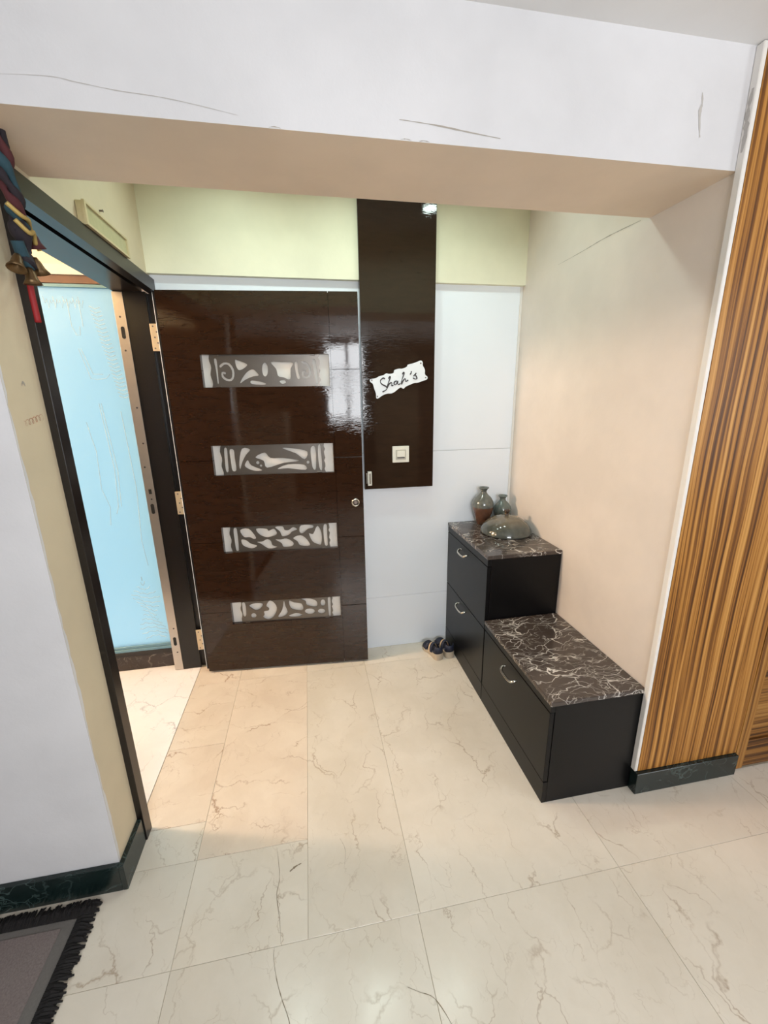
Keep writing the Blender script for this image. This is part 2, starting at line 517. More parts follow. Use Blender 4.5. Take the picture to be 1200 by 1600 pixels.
def boxv(x0, x1, y0, y1, z0, z1):
    return [(x0, y0, z0), (x1, y0, z0), (x1, y1, z0), (x0, y1, z0), (x0, y0, z1), (x1, y0, z1), (x1, y1, z1), (x0, y1, z1)]


def bevelled(verts, faces, w, seg=1):
    bm = bmesh.new()
    vs_ = [bm.verts.new(v) for v in verts]
    for f in faces:
        bm.faces.new([vs_[i] for i in f])
    bmesh.ops.recalc_face_normals(bm, faces=bm.faces)
    bmesh.ops.bevel(bm, geom=list(bm.edges), offset=w, segments=seg, affect='EDGES', profile=0.5)
    bm.verts.index_update()
    v = [tuple(q.co) for q in bm.verts]
    f = [tuple(q.index for q in p.verts) for p in bm.faces]
    bm.free()
    return v, f


def box(name, x0, x1, y0, y1, z0, z1, mat, parent=None, bev=0.0, seg=1):
    v, f = boxv(x0, x1, y0, y1, z0, z1), BF
    if bev:
        v, f = bevelled(v, f, bev, seg)
    return link(name, v, f, mat, parent)


def merge(parts):
    V, F = [], []
    for v, f in parts:
        n = len(V)
        V += [tuple(q) for q in v]
        F += [tuple(i + n for i in p) for p in f]
    return V, F


def boxes(name, lst, mat, parent=None):
    v, f = merge([(boxv(*b), BF) for b in lst])
    return link(name, v, f, mat, parent)


def lathev(profile, center, seg=40, axis='z'):
    """profile: list of (r, h)"""
    V, F = [], []
    c = Vector(center)
    for r, h in profile:
        for i in range(seg):
            t = 2 * math.pi * i / seg
            if axis == 'z':
                p = Vector((r * math.cos(t), r * math.sin(t), h))
            elif axis == 'y':
                p = Vector((r * math.cos(t), -h, r * math.sin(t)))
            else:
                p = Vector((h, r * math.cos(t), r * math.sin(t)))
            V.append(tuple(c + p))
    for k in range(len(profile) - 1):
        for i in range(seg):
            j = (i + 1) % seg
            F.append((k * seg + i, k * seg + j, (k + 1) * seg + j, (k + 1) * seg + i))
    F.append(tuple(range(seg)))
    F.append(tuple((len(profile) - 1) * seg + i for i in range(seg)))
    return V, F


def tubev(path, r, seg=8, flat=None):
    P = [Vector(p) for p in path]
    V, F = [], []
    up = Vector((0.13, 0.31, 0.94)).normalized()
    for i, p in enumerate(P):
        t = (P[min(i + 1, len(P) - 1)] - P[max(i - 1, 0)]).normalized()
        a_ = t.cross(up)
        if a_.length < 1e-4:
            a_ = t.cross(Vector((1, 0, 0)))
        a_.normalize()
        b_ = t.cross(a_)
        rr = r[i] if isinstance(r, (list, tuple)) else r
        for k in range(seg):
            q = 2 * math.pi * k / seg
            V.append(tuple(p + a_ * rr * math.cos(q) + b_ * rr * math.sin(q)))
    for i in range(len(P) - 1):
        for k in range(seg):
            j = (k + 1) % seg
            F.append((i * seg + k, i * seg + j, (i + 1) * seg + j, (i + 1) * seg + k))
    F.append(tuple(range(seg)))
    F.append(tuple((len(P) - 1) * seg + k for k in range(seg)))
    return V, F


def smooth_path(pts, n=6):
    """Catmull-Rom through the points"""
    P = [Vector(p) for p in pts]
    out = []
    for i in range(len(P) - 1):
        p0, p1, p2, p3 = P[max(i - 1, 0)], P[i], P[i + 1], P[min(i + 2, len(P) - 1)]
        for k in range(n):
            t = k / n
            out.append(0.5 * ((2 * p1) + (p2 - p0) * t + (2 * p0 - 5 * p1 + 4 * p2 - p3) * t * t + (3 * p1 - p0 - 3 * p2 + p3) * t ** 3))
    out.append(P[-1])
    return out


def smooth_loop(pts, n=4):
    P = [Vector(p) for p in pts]
    N = len(P)
    out = []
    for i in range(N):
        p0, p1, p2, p3 = P[i - 1], P[i], P[(i + 1) % N], P[(i + 2) % N]
        for k in range(n):
            t = k / n
            out.append(0.5 * ((2 * p1) + (p2 - p0) * t + (2 * p0 - 5 * p1 + 4 * p2 - p3) * t * t + (3 * p1 - p0 - 3 * p2 + p3) * t ** 3))
    return out


def platev(outline, holes, put, t0, t1):
    """2D outline with holes, extruded from t0 to t1; put(a, b, t) gives the 3D point"""
    loops = [[Vector((p[0], p[1], 0)) for p in outline]] + [[Vector((p[0], p[1], 0)) for p in h] for h in holes]
    tris = tessellate_polygon(loops)
    flat = [p for l in loops for p in l]
    n = len(flat)
    V = [put(p.x, p.y, t0) for p in flat] + [put(p.x, p.y, t1) for p in flat]
    F = [tuple(t) for t in tris] + [tuple(i + n for i in reversed(t)) for t in tris]
    k = 0
    for l in loops:
        L = len(l)
        for i in range(L):
            j = (i + 1) % L
            F.append((k + i, k + j, k + j + n, k + i + n))
        k += L
    return V, F


def copy_of(o, delta, parent):
    c = o.copy()
    c.location = Vector(o.location) + Vector(delta)
    c.parent = parent
    col.objects.link(c)
    ORG[c.name] = ORG[parent.name]
    return c


# ------------------------------------------------------------------ floor
YB = -1.176          # room face of the beam and of the left wall
WX = 1.8855          # right wall of the entry
floor = box('floor', -2.1, 3.5, -4.45, 0.12, -0.08, -0.0025, 'grout')
tag(floor, 'cream marble tiled floor of the entry and living room', 'floor', kind='structure')


def tile(x0, x1, y0, y1, mat='cream_marble', parent=floor):
    g = 0.0006
    v, f = bevelled(boxv(x0 + g, x1 - g, y0 + g, y1 - g, -0.012, 0.0), BF, 0.0006)
    return link('tile', v, f, mat, parent)


# entry
for x0, x1, mt in ((-0.031, 0.215, 'peach_marble'), (0.215, 0.595, 'peach_marble'), (0.595, 0.937, 'cream_marble'), (0.937, 1.50, 'cream_marble')):
    tile(x0, x1, -0.165, 0.01, mt)
tile(-0.031, 0.215, -0.62, -0.165, 'peach_marble')
tile(-0.031, 0.215, -1.0, -0.62, 'peach_marble')
tile(0.215, 0.595, -1.14, -0.165, 'peach_marble')
tile(0.015, 0.215, -1.14, -1.0, 'cream_marble')
tile(0.595, 0.937, YB - 0.258, -0.165)
tile(0.937, 1.63, YB - 0.258, -0.165)
tile(0.215, 0.595, YB - 0.258, -1.14)
tile(-0.485, 0.215, YB - 0.258, -1.14)
tile(1.63, 2.33, YB - 0.258, -1.10)
tile(2.33, 3.03, YB - 0.258, -1.19)
tile(3.03, 3.45, YB - 0.258, -1.19)
tile(-1.185, -0.485, YB - 0.258, -1.19)
tile(-2.05, -1.185, YB - 0.258, -1.19)
ys = [YB - 0.258 - 0.7 * k for k in range(6)]
xs = [-2.05, -1.185, -0.485, 0.215, 0.929, 1.63, 2.33, 3.03, 3.45]
for j in range(4):
    for i in range(len(xs) - 1):
        tile(xs[i], xs[i + 1], max(ys[j + 1], -4.4), ys[j])

lobby = box('floor', -2.1, -0.033, -1.04, 0.07, -0.075, -0.0025, 'grout')
tag(lobby, 'white veined marble floor of the lobby beyond the doorway', 'floor', kind='structure')
for x0, x1 in ((-2.1, -1.25), (-1.25, -0.033)):
    tile(x0, x1, -1.03, 0.064, 'white_marble', lobby)

# ------------------------------------------------------------------ walls, beam, ceilings
FACE_IDX = {'bottom': 0, 'top': 1, 'front': 2, 'right': 3, 'back': 4, 'left': 5}


def wall(name, lst, mats, face_mats, label):
    """boxes with a paint per face direction"""
    v, f = merge([(boxv(*b), BF) for b in lst])
    names = ['bottom', 'top', 'front', 'right', 'back', 'left']
    idx = [mats.index(face_mats.get(names[i % 6], mats[0])) for i in range(len(f))]
    o = link(name, v, f, None, mats=mats, mat_idx=idx)
    return tag(o, label, 'wall', kind='structure')


wl = wall('wall_left', [(-2.1, 0.0, YB, -1.03, 0, 2.72), (-0.172, 0.0, -1.03, 0.2, 2.098, 2.72), (-0.172, 0.0, 0.064, 0.2, 0, 2.098)],
          ['beige_paint', 'white_paint', 'lobby_paint', 'yellow_paint'], {'front': 'white_paint', 'left': 'lobby_paint', 'back': 'lobby_paint', 'right': 'beige_paint'},
          'left wall, white towards the room and beige around the open doorway')
wb = wall('wall_back', [(0.0, 2.0, 0.012, 0.2, 0, 2.72)], ['yellow_paint'], {}, 'back wall of the entry, white laminate below a pale yellow band')
for z0, z1 in ((0.0, 0.35), (0.35, 1.246), (1.246, 2.118)):
    v, f = bevelled(boxv(0.001, 1.872, 0.0, 0.012, z0 + 0.0008, z1 - 0.0008), BF, 0.0008)
    link('laminate_panel', v, f, 'laminate_white', wb)
box('upper_band', 0.0, WX, -0.0284, 0.012, 2.1166, 2.72, 'yellow_paint', wb)
box('corner_strip', 1.872, WX, -0.004, 0.012, 0.0, 2.1166, 'white_edge', wb, 0.001)
wr = wall('wall_right', [(WX, 2.05, YB + 0.002, 0.2, 0, 2.72)], ['cream_paint'], {}, 'cream right wall of the entry behind the cabinets')
bm_ = wall('ceiling_beam', [(0.0, WX, YB, -0.873, 2.123, 2.72)], ['soffit_paint', 'white_paint', 'yellow_paint'], {'front': 'white_paint', 'back': 'yellow_paint'},
           'deep ceiling beam, white face and beige underside, across the entry')
bm_['category'] = 'beam'
tag(box('ceiling', -0.172, 2.05, -0.873, 0.2, 2.62, 2.72, 'ceiling_paint'), 'raised ceiling of the entry behind the beam', 'ceiling', kind='structure')
tag(box('ceiling', -2.1, 3.5, -4.5, YB, 2.3955, 2.5, 'ceiling_paint'), 'white ceiling of the living room in front of the beam', 'ceiling', kind='structure')

# hairline cracks, scuffs and pencil marks in the plaster


def ribbon_mark(name, pts, width, normal, mat, parent, n=5):
    """thin chip line lying on a wall"""
    P = smooth_path(pts, n)
    N = Vector(normal)
    V, F = [], []
    for i, p in enumerate(P):
        t = (P[min(i + 1, len(P) - 1)] - P[max(i - 1, 0)]).normalized()
        s = t.cross(N).normalized()
        w = width * (0.35 + 0.9 * random.random()) * (0.3 + 0.7 * math.sin(math.pi * min(max(i / (len(P) - 1), 0.05), 0.95)))
        V += [tuple(p + s * w / 2 + N * 0.0006), tuple(p - s * w / 2 + N * 0.0006)]
    F = [(2 * i, 2 * i + 1, 2 * i + 3, 2 * i + 2) for i in range(len(P) - 1)]
    o = link(name, V, F, mat, parent)
    return o


ribbon_mark('crack', [(WX, -0.33, 2.132), (WX, -0.50, 2.133), (WX, -0.62, 2.137), (WX, -0.71, 2.136), (WX, -0.83, 2.131)], 0.004, (-1, 0, 0), 'crack_grey', wr)
ribbon_mark('crack', [(0.0, YB, 2.162), (0.198, YB, 2.176), (0.266, YB, 2.171), (0.337, YB, 2.164), (0.423, YB, 2.160), (0.498, YB, 2.152), (0.579, YB, 2.141)], 0.002, (0, -1, 0), 'plaster_grey', bm_)
ribbon_mark('crack', [(0.94, YB, 2.163), (1.027, YB, 2.159), (1.107, YB, 2.152), (1.192, YB, 2.145)], 0.0035, (0, -1, 0), 'crack_grey', bm_)
for x, z in ((0.655, 2.1245), (0.955, 2.1245), (1.0, 2.1242)):
    ribbon_mark('chip', [(x - 0.012, YB, z), (x, YB, z + 0.002), (x + 0.014, YB, z)], 0.002, (0, -1, 0), 'crack_grey', bm_)
ribbon_mark('scuff', [(1.738, YB, 2.285), (1.742, YB, 2.262), (1.739, YB, 2.24), (1.75, YB, 2.19)], 0.009, (0, -1, 0), 'plaster_grey', bm_)
loops = [(-1.132 + 0.0022 * k + 0.006 * math.sin(k * 0.95), 1.492 + 0.0004 * k + 0.007 * math.cos(k * 0.95)) for k in range(38)]
ribbon_mark('red_scribble', [(0.0, y, z) for y, z in loops], 0.0022, (1, 0, 0), 'red_mark', wl, 4)
ribbon_mark('scuff', [(0.0, -1.108, 1.582), (0.0, -1.10, 1.592), (0.0, -1.095, 1.582)], 0.006, (1, 0, 0), 'crack_grey', wl)
v, f = lathev([(0.0, 0.0), (0.003, 0.0), (0.003, 0.012), (0.0055, 0.012), (0.0, 0.014)], (0.0, -0.449, 2.205), 10, 'x')
link('nail', v, f, 'screw_grey', wl)

V, F = [], []
for i in range(70):     # white wall paint lapping unevenly round the corner
    z = 0.105 + 2.015 * i / 69
    V += [(0.0005, YB + 0.0002, z), (0.0005, YB + 0.006 + random.uniform(-0.002, 0.005) + 0.003 * math.sin(i * 0.35), z)]
F = [(2 * i, 2 * i + 1, 2 * i + 3, 2 * i + 2) for i in range(69)]
link('paint_lap', V, F, 'white_paint', wl)
for pts, w in CRACKS:
    ribbon_mark('hairline_crack', [(x, y, 0.0) for x, y in pts], w, (0, 0, 1), 'stone_crack', floor)

# baseboards of green-black marble
bb = box('baseboard_left', -2.05, 0.0, YB - 0.016, YB, 0, 0.104, 'green_marble', None, 0.0015)
tag(bb, 'dark green marble skirting along the left wall above the rug', 'skirting', kind='structure')
box('return_piece', 0.0, 0.016, YB - 0.016, -1.032, 0, 0.104, 'green_marble', bb, 0.0015)
br = box('baseboard_right', 1.878, 2.353, -1.2125, YB + 0.0, 0, 0.097, 'green_marble', None, 0.0015)
tag(br, 'dark green marble skirting block under the striped wood panel', 'skirting', kind='structure')

# zebra-veneered pillar panel
wp = thing('wood_panel', (2.12, -1.19, 0.099), 'zebra-striped orange-brown wood panel beside the low black cabinet', 'wall panel', kind='structure')
box('veneer_board', 1.8905, 2.353, -1.198, YB, 0.099, 2.394, 'zebra_wood', wp)
box('edge_strip', 1.876, 1.8895, -1.198, YB, 0.099, 2.394, 'white_edge', wp, 0.002)
ribbon_mark('rough_plaster', [(1.876, -1.187, 2.16), (1.876, -1.189, 2.20), (1.876, -1.185, 2.25), (1.876, -1.188, 2.30)], 0.014, (-1, 0, 0), 'plaster_grey', wp)

# veneered door beside it
d2 = thing('door_2', (2.8, -1.18, 0), 'dark zebra-veneered door with crosswise grain at the right edge', 'door', kind='structure')
box('frame_post', 2.355, 2.402, -1.2, YB, 0.012, 2.394, 'zebra_wood_frame', d2, 0.001)
box('bottom_rail', 2.403, 3.2, -1.194, YB, 0.012, 0.145, 'zebra_wood_cross', d2, 0.001)
box('door_panel', 2.403, 3.2, -1.188, YB, 0.147, 2.06, 'zebra_wood_cross', d2)
box('frame_head', 2.403, 3.2, -1.2, YB, 2.062, 2.394, 'zebra_wood_frame', d2)

# ------------------------------------------------------------------ door frame
fr = thing('trim_1', (-0.08, -0.5, 0), 'black wooden door frame with a steel strike strip, around the open doorway', 'door frame', kind='structure')
box('jamb', -0.172, 0.02, -1.031, -0.985, 0, 2.046, 'black_frame', fr, 0.001)
# head: inner member, dark groove, outer member
boxes('head', [(-0.02, 0.02, -1.031, 0.03, 2.042, 2.096), (-0.045, -0.02, -0.985, 0.012, 2.066, 2.096), (-0.172, -0.045, -0.985, 0.012, 2.046, 2.096)], 'black_frame', fr)
boxes('jamb', [(-0.172, -0.031, 0.01, 0.062, 0, 2.046), (-0.031, 0.026, 0.03, 0.062, 0, 2.042), (0.008, 0.05, -0.014, -0.0006, 0, 2.042)], 'black_frame', fr)
box('latch_keep', -0.01, 0.012, -0.985, -0.978, 1.095, 1.146, 'black_frame', fr, 0.002)
st = box('strike_strip', -0.176, -0.13, 0.0055, 0.0095, 0.003, 2.043, 'steel_strip', fr, 0.001)
for z in (1.864, 0.993, 0.193):
    V, F = platev([(math.copysign(1, math.sin(t)) * 0 + 0.0085 * math.cos(t), 0.019 * math.copysign(1, math.sin(t)) + 0.0085 * math.sin(t)) for t in [2 * math.pi * (k + 0.5) / 16 for k in range(16)]], [],
                  lambda a_, b_, t: (-0.152 + a_, t, z + b_), 0.0048, 0.0056)
    link('slot', V, F, 'black_gap', st)
box('slot', -0.158, -0.144, 0.0048, 0.0056, 1.074, 1.10, 'black_gap', st)
for x, z in ((-0.155, 1.934), (-0.155, 1.784), (-0.147, 1.516), (-0.146, 1.339), (-0.157, 1.217), (-0.15, 1.046), (-0.148, 0.277), (-0.148, 0.121)):
    V, F = lathev([(0.0045, 0.0), (0.0045, 0.0012), (0.003, 0.0016), (0.0, 0.001)], (x, 0.0056, z), 10, 'y')
    link('screw', V, F, 'ink_grey', st)

# ------------------------------------------------------------------ the open door leaf
A = Vector((0.0294, -0.0594, 0))
E1 = (Vector((0.9618, -0.1329, 0)) - A).normalized()
N1 = Vector((E1.y, -E1.x, 0))
LEN = 0.9353


def leaf(s, z, t):
    p = A + E1 * s + N1 * t
    return (p.x, p.y, z)


door = thing('door_1', (0.45, -0.08, 0.0), 'glossy dark brown entrance door standing open with four pierced grilles', 'door', kind='structure')


def leaf_box(name, s0, s1, z0, z1, t0, t1, mat, parent, bev=0.0):
    v = [leaf(s, z, t) for (s, t, z) in boxv(s0, s1, t0, t1, z0, z1)]
    f = BF
    if bev:
        v, f = bevelled(v, f, bev)
    return link(name, v, f, mat, parent)


leaf_box('core', 0.0, LEN, 0.012, 2.04, -0.042, -0.028, 'dark_veneer', door)
SL0, SL1, SEAM = 0.168, 0.784, 0.792
SLITS = [(1.607, 1.759), (1.168, 1.322), (0.740, 0.887), (0.307, 0.443)]
CUTS = [2.04, 1.686, 1.246, 0.803, 0.385, 0.012]
G = 0.0012
for k in range(5):
    zt, zb = CUTS[k] - (G if k else 0), CUTS[k + 1] + (G if k < 4 else 0)
    out = [(0.001, zb)]
    if k < 4:     # lower notch = upper half of slit k
        out += [(SL0, zb), (SL0, SLITS[k][1]), (SL1, SLITS[k][1]), (SL1, zb)]
    out += [(SEAM - G, zb), (SEAM - G, zt)]
    if k > 0:
        out += [(SL1, zt), (SL1, SLITS[k - 1][0]), (SL0, SLITS[k - 1][0]), (SL0, zt)]
    out += [(0.001, zt)]
    V, F = platev(out, [], leaf, -0.0279, 0.0)
    link('board', V, F, 'dark_veneer', door)
    leaf_box('stile_board', SEAM + G, LEN, zb, zt, -0.0279, 0.0, 'dark_veneer', door, 0.0008)
for k, (z0, z1) in enumerate(SLITS):
    leaf_box('backing', SL0 + 0.0005, SL1 - 0.0005, z0 + 0.0005, z1 - 0.0005, -0.0278, -0.0262, 'backing_white', door)
    u0_, u1_, holes = GRILLES[k]
    W_, H_ = SL1 - SL0, z1 - z0

    def put(u, v, t):
        return leaf(SL0 + u * W_, z1 - v * H_, t)
    # plate with gently wavy ends
    edge = [(u0_ + 0.006 * math.sin(5 * q + k), 0.005 + 0.99 * q / 10) for q in range(11)]
    edge += [(u1_ + 0.006 * math.sin(4 * q + k), 0.995 - 0.99 * q / 10) for q in range(11)]
    hs = []
    for h in holes:
        n = 2 if len(h) > 12 else 3
        L = [(min(max(p.x, u0_ + 0.012), u1_ - 0.012), min(max(p.y, 0.02), 0.98)) for p in (smooth_loop([(a_, b_, 0) for a_, b_ in h], n) if n > 1 else [Vector((a_, b_, 0)) for a_, b_ in h])]
        hs.append(L)
    V, F = platev(edge, hs, put, -0.016, -0.013)
    gr = link('grille', V, F, 'grille_metal', door)
    for u in (u0_ + 0.05, u1_ - 0.05):
        for v_ in (0.0, 1.0):
            z = z1 - 0.003 if v_ == 0 else z0 + 0.003
            leaf_box('clip', SL0 + u * W_ - 0.012, SL0 + u * W_ + 0.012, z - 0.003, z + 0.003, -0.013, -0.006, 'grille_metal', gr, 0.001)
# lock cylinder
c0 = leaf(0.892, 0.998, 0.0)
V, F = lathev([(0.0, 0.0), (0.023, 0.0), (0.023, 0.006), (0.020, 0.010), (0.016, 0.010), (0.015, 0.006), (0.0, 0.005)], c0, 28, 'y')
lk = link('lock', V, F, 'chrome', door, True)
V, F = lathev([(0.0, 0.004), (0.011, 0.004), (0.011, 0.009), (0.009, 0.011), (0.0, 0.011)], c0, 20, 'y')
link('lock_core', V, F, 'screw_grey', lk, True)
# hinges
for z0, z1 in ((1.782, 1.906), (0.955, 1.08), (0.122, 0.252)):
    h = box('hinge', -0.031, 0.006, 0.003, 0.0095, z0, z1, 'hinge_metal', door, 0.001)
    V, F = lathev([(0.0065, 0.0), (0.0065, z1 - z0)], (0.013, -0.002, z0), 12)
    link('hinge_pin', V, F, 'hinge_metal', h, True)
    for q, dx in zip((0.1, 0.3, 0.5, 0.7, 0.9), (-0.019, -0.003, -0.014, -0.003, -0.017)):
        V, F = lathev([(0.0038, 0.0), (0.0038, 0.001), (0.0, 0.0006)], (dx, 0.003, z0 + q * (z1 - z0)), 10, 'y')
        link('screw', V, F, 'screw_grey', h)

# ------------------------------------------------------------------ dark panel with nameplate, switch and catch
pn = box('wall_panel', 0.983, 1.378, -0.048, -0.0003, 1.049, 2.60, 'darker_veneer', None, 0.0012)
tag(pn, 'tall glossy dark brown wall panel carrying the nameplate', 'wall panel')
CX, CZ, ANG = 1.187, 1.645, math.radians(18.4)


def sign(a_, b_, t):
    return (CX + a_ * math.cos(ANG) - b_ * math.sin(ANG), t, CZ + a_ * math.sin(ANG) + b_ * math.cos(ANG))


np_ = thing('nameplate', (CX, -0.052, CZ - 0.05), 'tilted white wavy-edged nameplate with dark script on the dark panel', 'nameplate')
V, F = platev([(p.x, p.y) for p in smooth_loop([(q[0], q[1], 0) for q in PLATE_OUTLINE], 3)], [], sign, -0.058, -0.053)
pl_ = link('plate', V, F, 'plate_white', np_)
for s_ in LETTERS:
    path = [sign(p.x, p.y, -0.0588) for p in smooth_path([(q[0], q[1], 0) for q in s_], 5)]
    n = len(path)
    rad = [0.0020 + 0.0016 * abs(math.sin(2.2 * math.pi * i / n + 0.6)) for i in range(n)]
    V, F = tubev(path, rad, 6)
    link('letter', V, F, 'ink_grey', np_)
for a_, b_ in PLATE_SCREWS:
    V, F = lathev([(0.004, -0.004), (0.004, 0.001), (0.0025, 0.002), (0.0, 0.002)], sign(a_, b_, -0.058), 10, 'y')
    link('screw', V, F, 'screw_grey', np_)
# stand-offs behind the plate
for a_ in (-0.1, 0.1):
    V, F = lathev([(0.006, -0.0002), (0.006, 0.0049)], sign(a_, 0, -0.0481), 10, 'y')
    link('stand_off', V, F, 'screw_grey', np_)

sw = thing('light_switch', (1.188, -0.05, 1.195), 'square white bell-push switch on the dark panel below the nameplate', 'switch')
v, f = bevelled(boxv(1.141, 1.236, -0.058, -0.0482, 1.195, 1.286), BF, 0.003, 2)
link('plate', v, f, 'plastic_white', sw)
boxes('bezel', [(1.160, 1.217, -0.0605, -0.058, 1.212, 1.216), (1.160, 1.217, -0.0605, -0.058, 1.262, 1.266), (1.160, 1.164, -0.0605, -0.058, 1.216, 1.262), (1.213, 1.217, -0.0605, -0.058, 1.216, 1.262)], 'bezel_grey', sw)
v, f = bevelled(boxv(1.166, 1.211, -0.063, -0.0581, 1.226, 1.260), BF, 0.0015)
link('rocker', v, f, 'plastic_white', sw)
box('indicator', 1.167, 1.210, -0.0632, -0.0581, 1.2195, 1.2245, 'ink_grey', sw)

ct = thing('door_catch', (1.007, -0.06, 1.073), 'small white magnetic catch on the dark panel beside the door edge', 'door catch')
v, f = bevelled(boxv(0.999, 1.021, -0.066, -0.0482, 1.073, 1.152), BF, 0.002, 2)
link('housing', v, f, 'plastic_white', ct)
v, f = bevelled(boxv(0.991, 0.9985, -0.060, -0.050, 1.085, 1.140), BF, 0.001)
link('bracket', v, f, 'chrome', ct)
box('magnet', 1.006, 1.016, -0.0672, -0.066, 1.083, 1.142, 'chrome', ct)

# ------------------------------------------------------------------ lobby
wall('wall_lobby', [(-2.2, -2.1, YB, 0.2, 0, 2.6), (-2.1, -0.172, 0.068, 0.2, 2.165, 2.6)], ['lobby_paint'], {}, 'warm yellow lobby wall beyond the doorway')
tag(box('ceiling', -2.2, -0.172, -1.03, 0.2, 2.5, 2.6, 'lobby_paint'), 'warm yellow ceiling of the lobby outside the door', 'ceiling', kind='structure')
win = thing('window_1', (-1.1, 0.08, 0), 'pale blue frosted glass screen with etched motifs beyond the doorway', 'window', kind='structure')
box('kick_board', -2.09, -0.173, 0.064, 0.10, 0.0, 0.090, 'kick_marble', win, 0.001)
box('dark_rail', -2.09, -0.173, 0.060, 0.10, 0.091, 0.118, 'rail_dark', win, 0.001)
box('bottom_rail', -2.09, -0.173, 0.064, 0.095, 0.119, 0.137, 'aluminium_blue', win, 0.001)
box('bottom_rail', -2.09, -0.173, 0.068, 0.095, 0.1375, 0.155, 'aluminium_blue', win, 0.002)
box('glass_pane', -2.09, -0.173, 0.074, 0.082, 0.1555, 2.068, 'frosted_glass', win)
box('top_rail', -2.09, -0.173, 0.062, 0.095, 2.0685, 2.083, 'aluminium_blue', win, 0.001)
box('head_rail', -2.09, -0.173, 0.058, 0.10, 2.084, 2.118, 'rail_brown', win, 0.001)
box('lintel_strip', -2.09, -0.173, 0.05, 0.10, 2.119, 2.162, 'white_edge', win, 0.001)


def etch(pts, w=0.0016):
    V, F = tubev([(x, 0.0735, z) for x, z in pts], w, 5)
    return V, F


parts = []     # contour-line cloud low on the pane
for i in range(15):
    z = 0.19 + i * 0.028
    wdt = 0.055 + 0.02 * math.sin(i * 0.8) - max(0, i - 10) * 0.009
    cxx = -0.275 - i * 0.0015
    parts.append(etch([(cxx - wdt + 2 * wdt * q / 10, z + 0.02 * math.sin(math.pi * q / 10 + i * 0.25) + 0.004 * math.sin(q * 2.1 + i)) for q in range(11)], 0.0020))
V, F = merge(parts)
link('etched_motif', V, F, 'etched_glass', win)
parts = []     # hatched band near the top
for i in range(24):
    z = 1.99 - i * 0.018
    parts.append(etch([(-0.31 + i * 0.0028, z), (-0.285 + i * 0.0028, z - 0.012), (-0.262 + i * 0.0028, z - 0.004)], 0.0020))
for i in range(12):
    x = -0.50 + i * 0.014
    parts.append(etch([(x, 2.03 - 0.01 * (i % 3)), (x + 0.006, 2.0 - 0.02 * (i % 2)), (x + 0.016, 2.015)], 0.0014))
V, F = merge(parts)
link('etched_motif', V, F, 'etched_glass', win)
V, F = merge([etch([(-0.40, 2.02), (-0.40, 1.9), (-0.385, 1.86), (-0.37, 1.86), (-0.365, 1.9)]), etch([(-0.35, 2.03), (-0.35, 1.9)]),
              etch([(-0.39, 1.80), (-0.36, 1.66), (-0.33, 1.655), (-0.29, 1.66), (-0.27, 1.68)]), etch([(-0.38, 1.8), (-0.345, 1.68), (-0.30, 1.68)]),
              etch([(-0.345, 1.54), (-0.33, 1.2), (-0.345, 1.0), (-0.36, 0.96)]), etch([(-0.335, 1.54), (-0.315, 1.2), (-0.33, 1.0)]),
              etch([(-0.42, 1.45), (-0.40, 1.3), (-0.41, 1.1), (-0.385, 1.0), (-0.40, 0.9)]), etch([(-0.25, 1.5), (-0.24, 1.1), (-0.26, 0.8), (-0.25, 0.65)])])
link('etched_motif', V, F, 'etched_glass', win)

sd = thing('door_3', (-0.64, -1.0, 0.008), 'dark outer safety door swung open into the lobby', 'door', kind='structure')
box('leaf', -1.09, -0.185, -1.024, -0.994, 0.008, 2.03, 'dark_veneer', sd, 0.002)
for z0, z1 in ((0.12, 0.62), (0.74, 1.26), (1.38, 1.92)):
    box('raised_panel', -0.99, -0.29, -0.9935, -0.984, z0, z1, 'dark_veneer', sd, 0.004)

lamp = thing('ceiling_lamp', (-1.35, -0.5, 2.40), 'round warm ceiling lamp in the lobby outside the door', 'lamp')
V, F = lathev([(0.0, 0.1), (0.17, 0.1), (0.17, 0.07), (0.16, 0.055), (0.15, 0.055), (0.0, 0.06)], (-1.35, -0.5, 2.40), 32)
link('base', V, F, 'plastic_white', lamp, True)
V, F = lathev([(0.0, 0.02), (0.06, 0.022), (0.11, 0.035), (0.14, 0.054)], (-1.35, -0.5, 2.40), 32)
link('shade', V, F, 'warm_lens', lamp, True)
area('lobby_lamp_light', (-1.35, -0.5, 2.40), (0, 0, -1), 0.3, 0.3, 8, (1.0, 0.80, 0.60), 'DISK')
wlm = thing('added_wall_lamp', (-2.07, -0.42, 2.19), 'warm half-round lamp added on the far lobby wall to light the entry', 'lamp')  # added lamp, throws warm light through the doorway onto the right wall
V, F = lathev([(0.0, 0.0), (0.13, 0.0), (0.13, 0.012), (0.0, 0.014)], (-2.099, -0.42, 2.32), 28, 'x')
link('base', V, F, 'plastic_white', wlm)
V, F = lathev([(0.11, 0.013), (0.105, 0.03), (0.08, 0.045), (0.04, 0.053), (0.0, 0.055)], (-2.099, -0.42, 2.32), 28, 'x')
link('shade', V, F, 'warm_lens', wlm, True)
area('lobby_fill_light', (-2.035, -0.42, 2.32), (1, 0, -0.15), 0.26, 0.26, 54, (1.0, 0.72, 0.54), 'DISK')

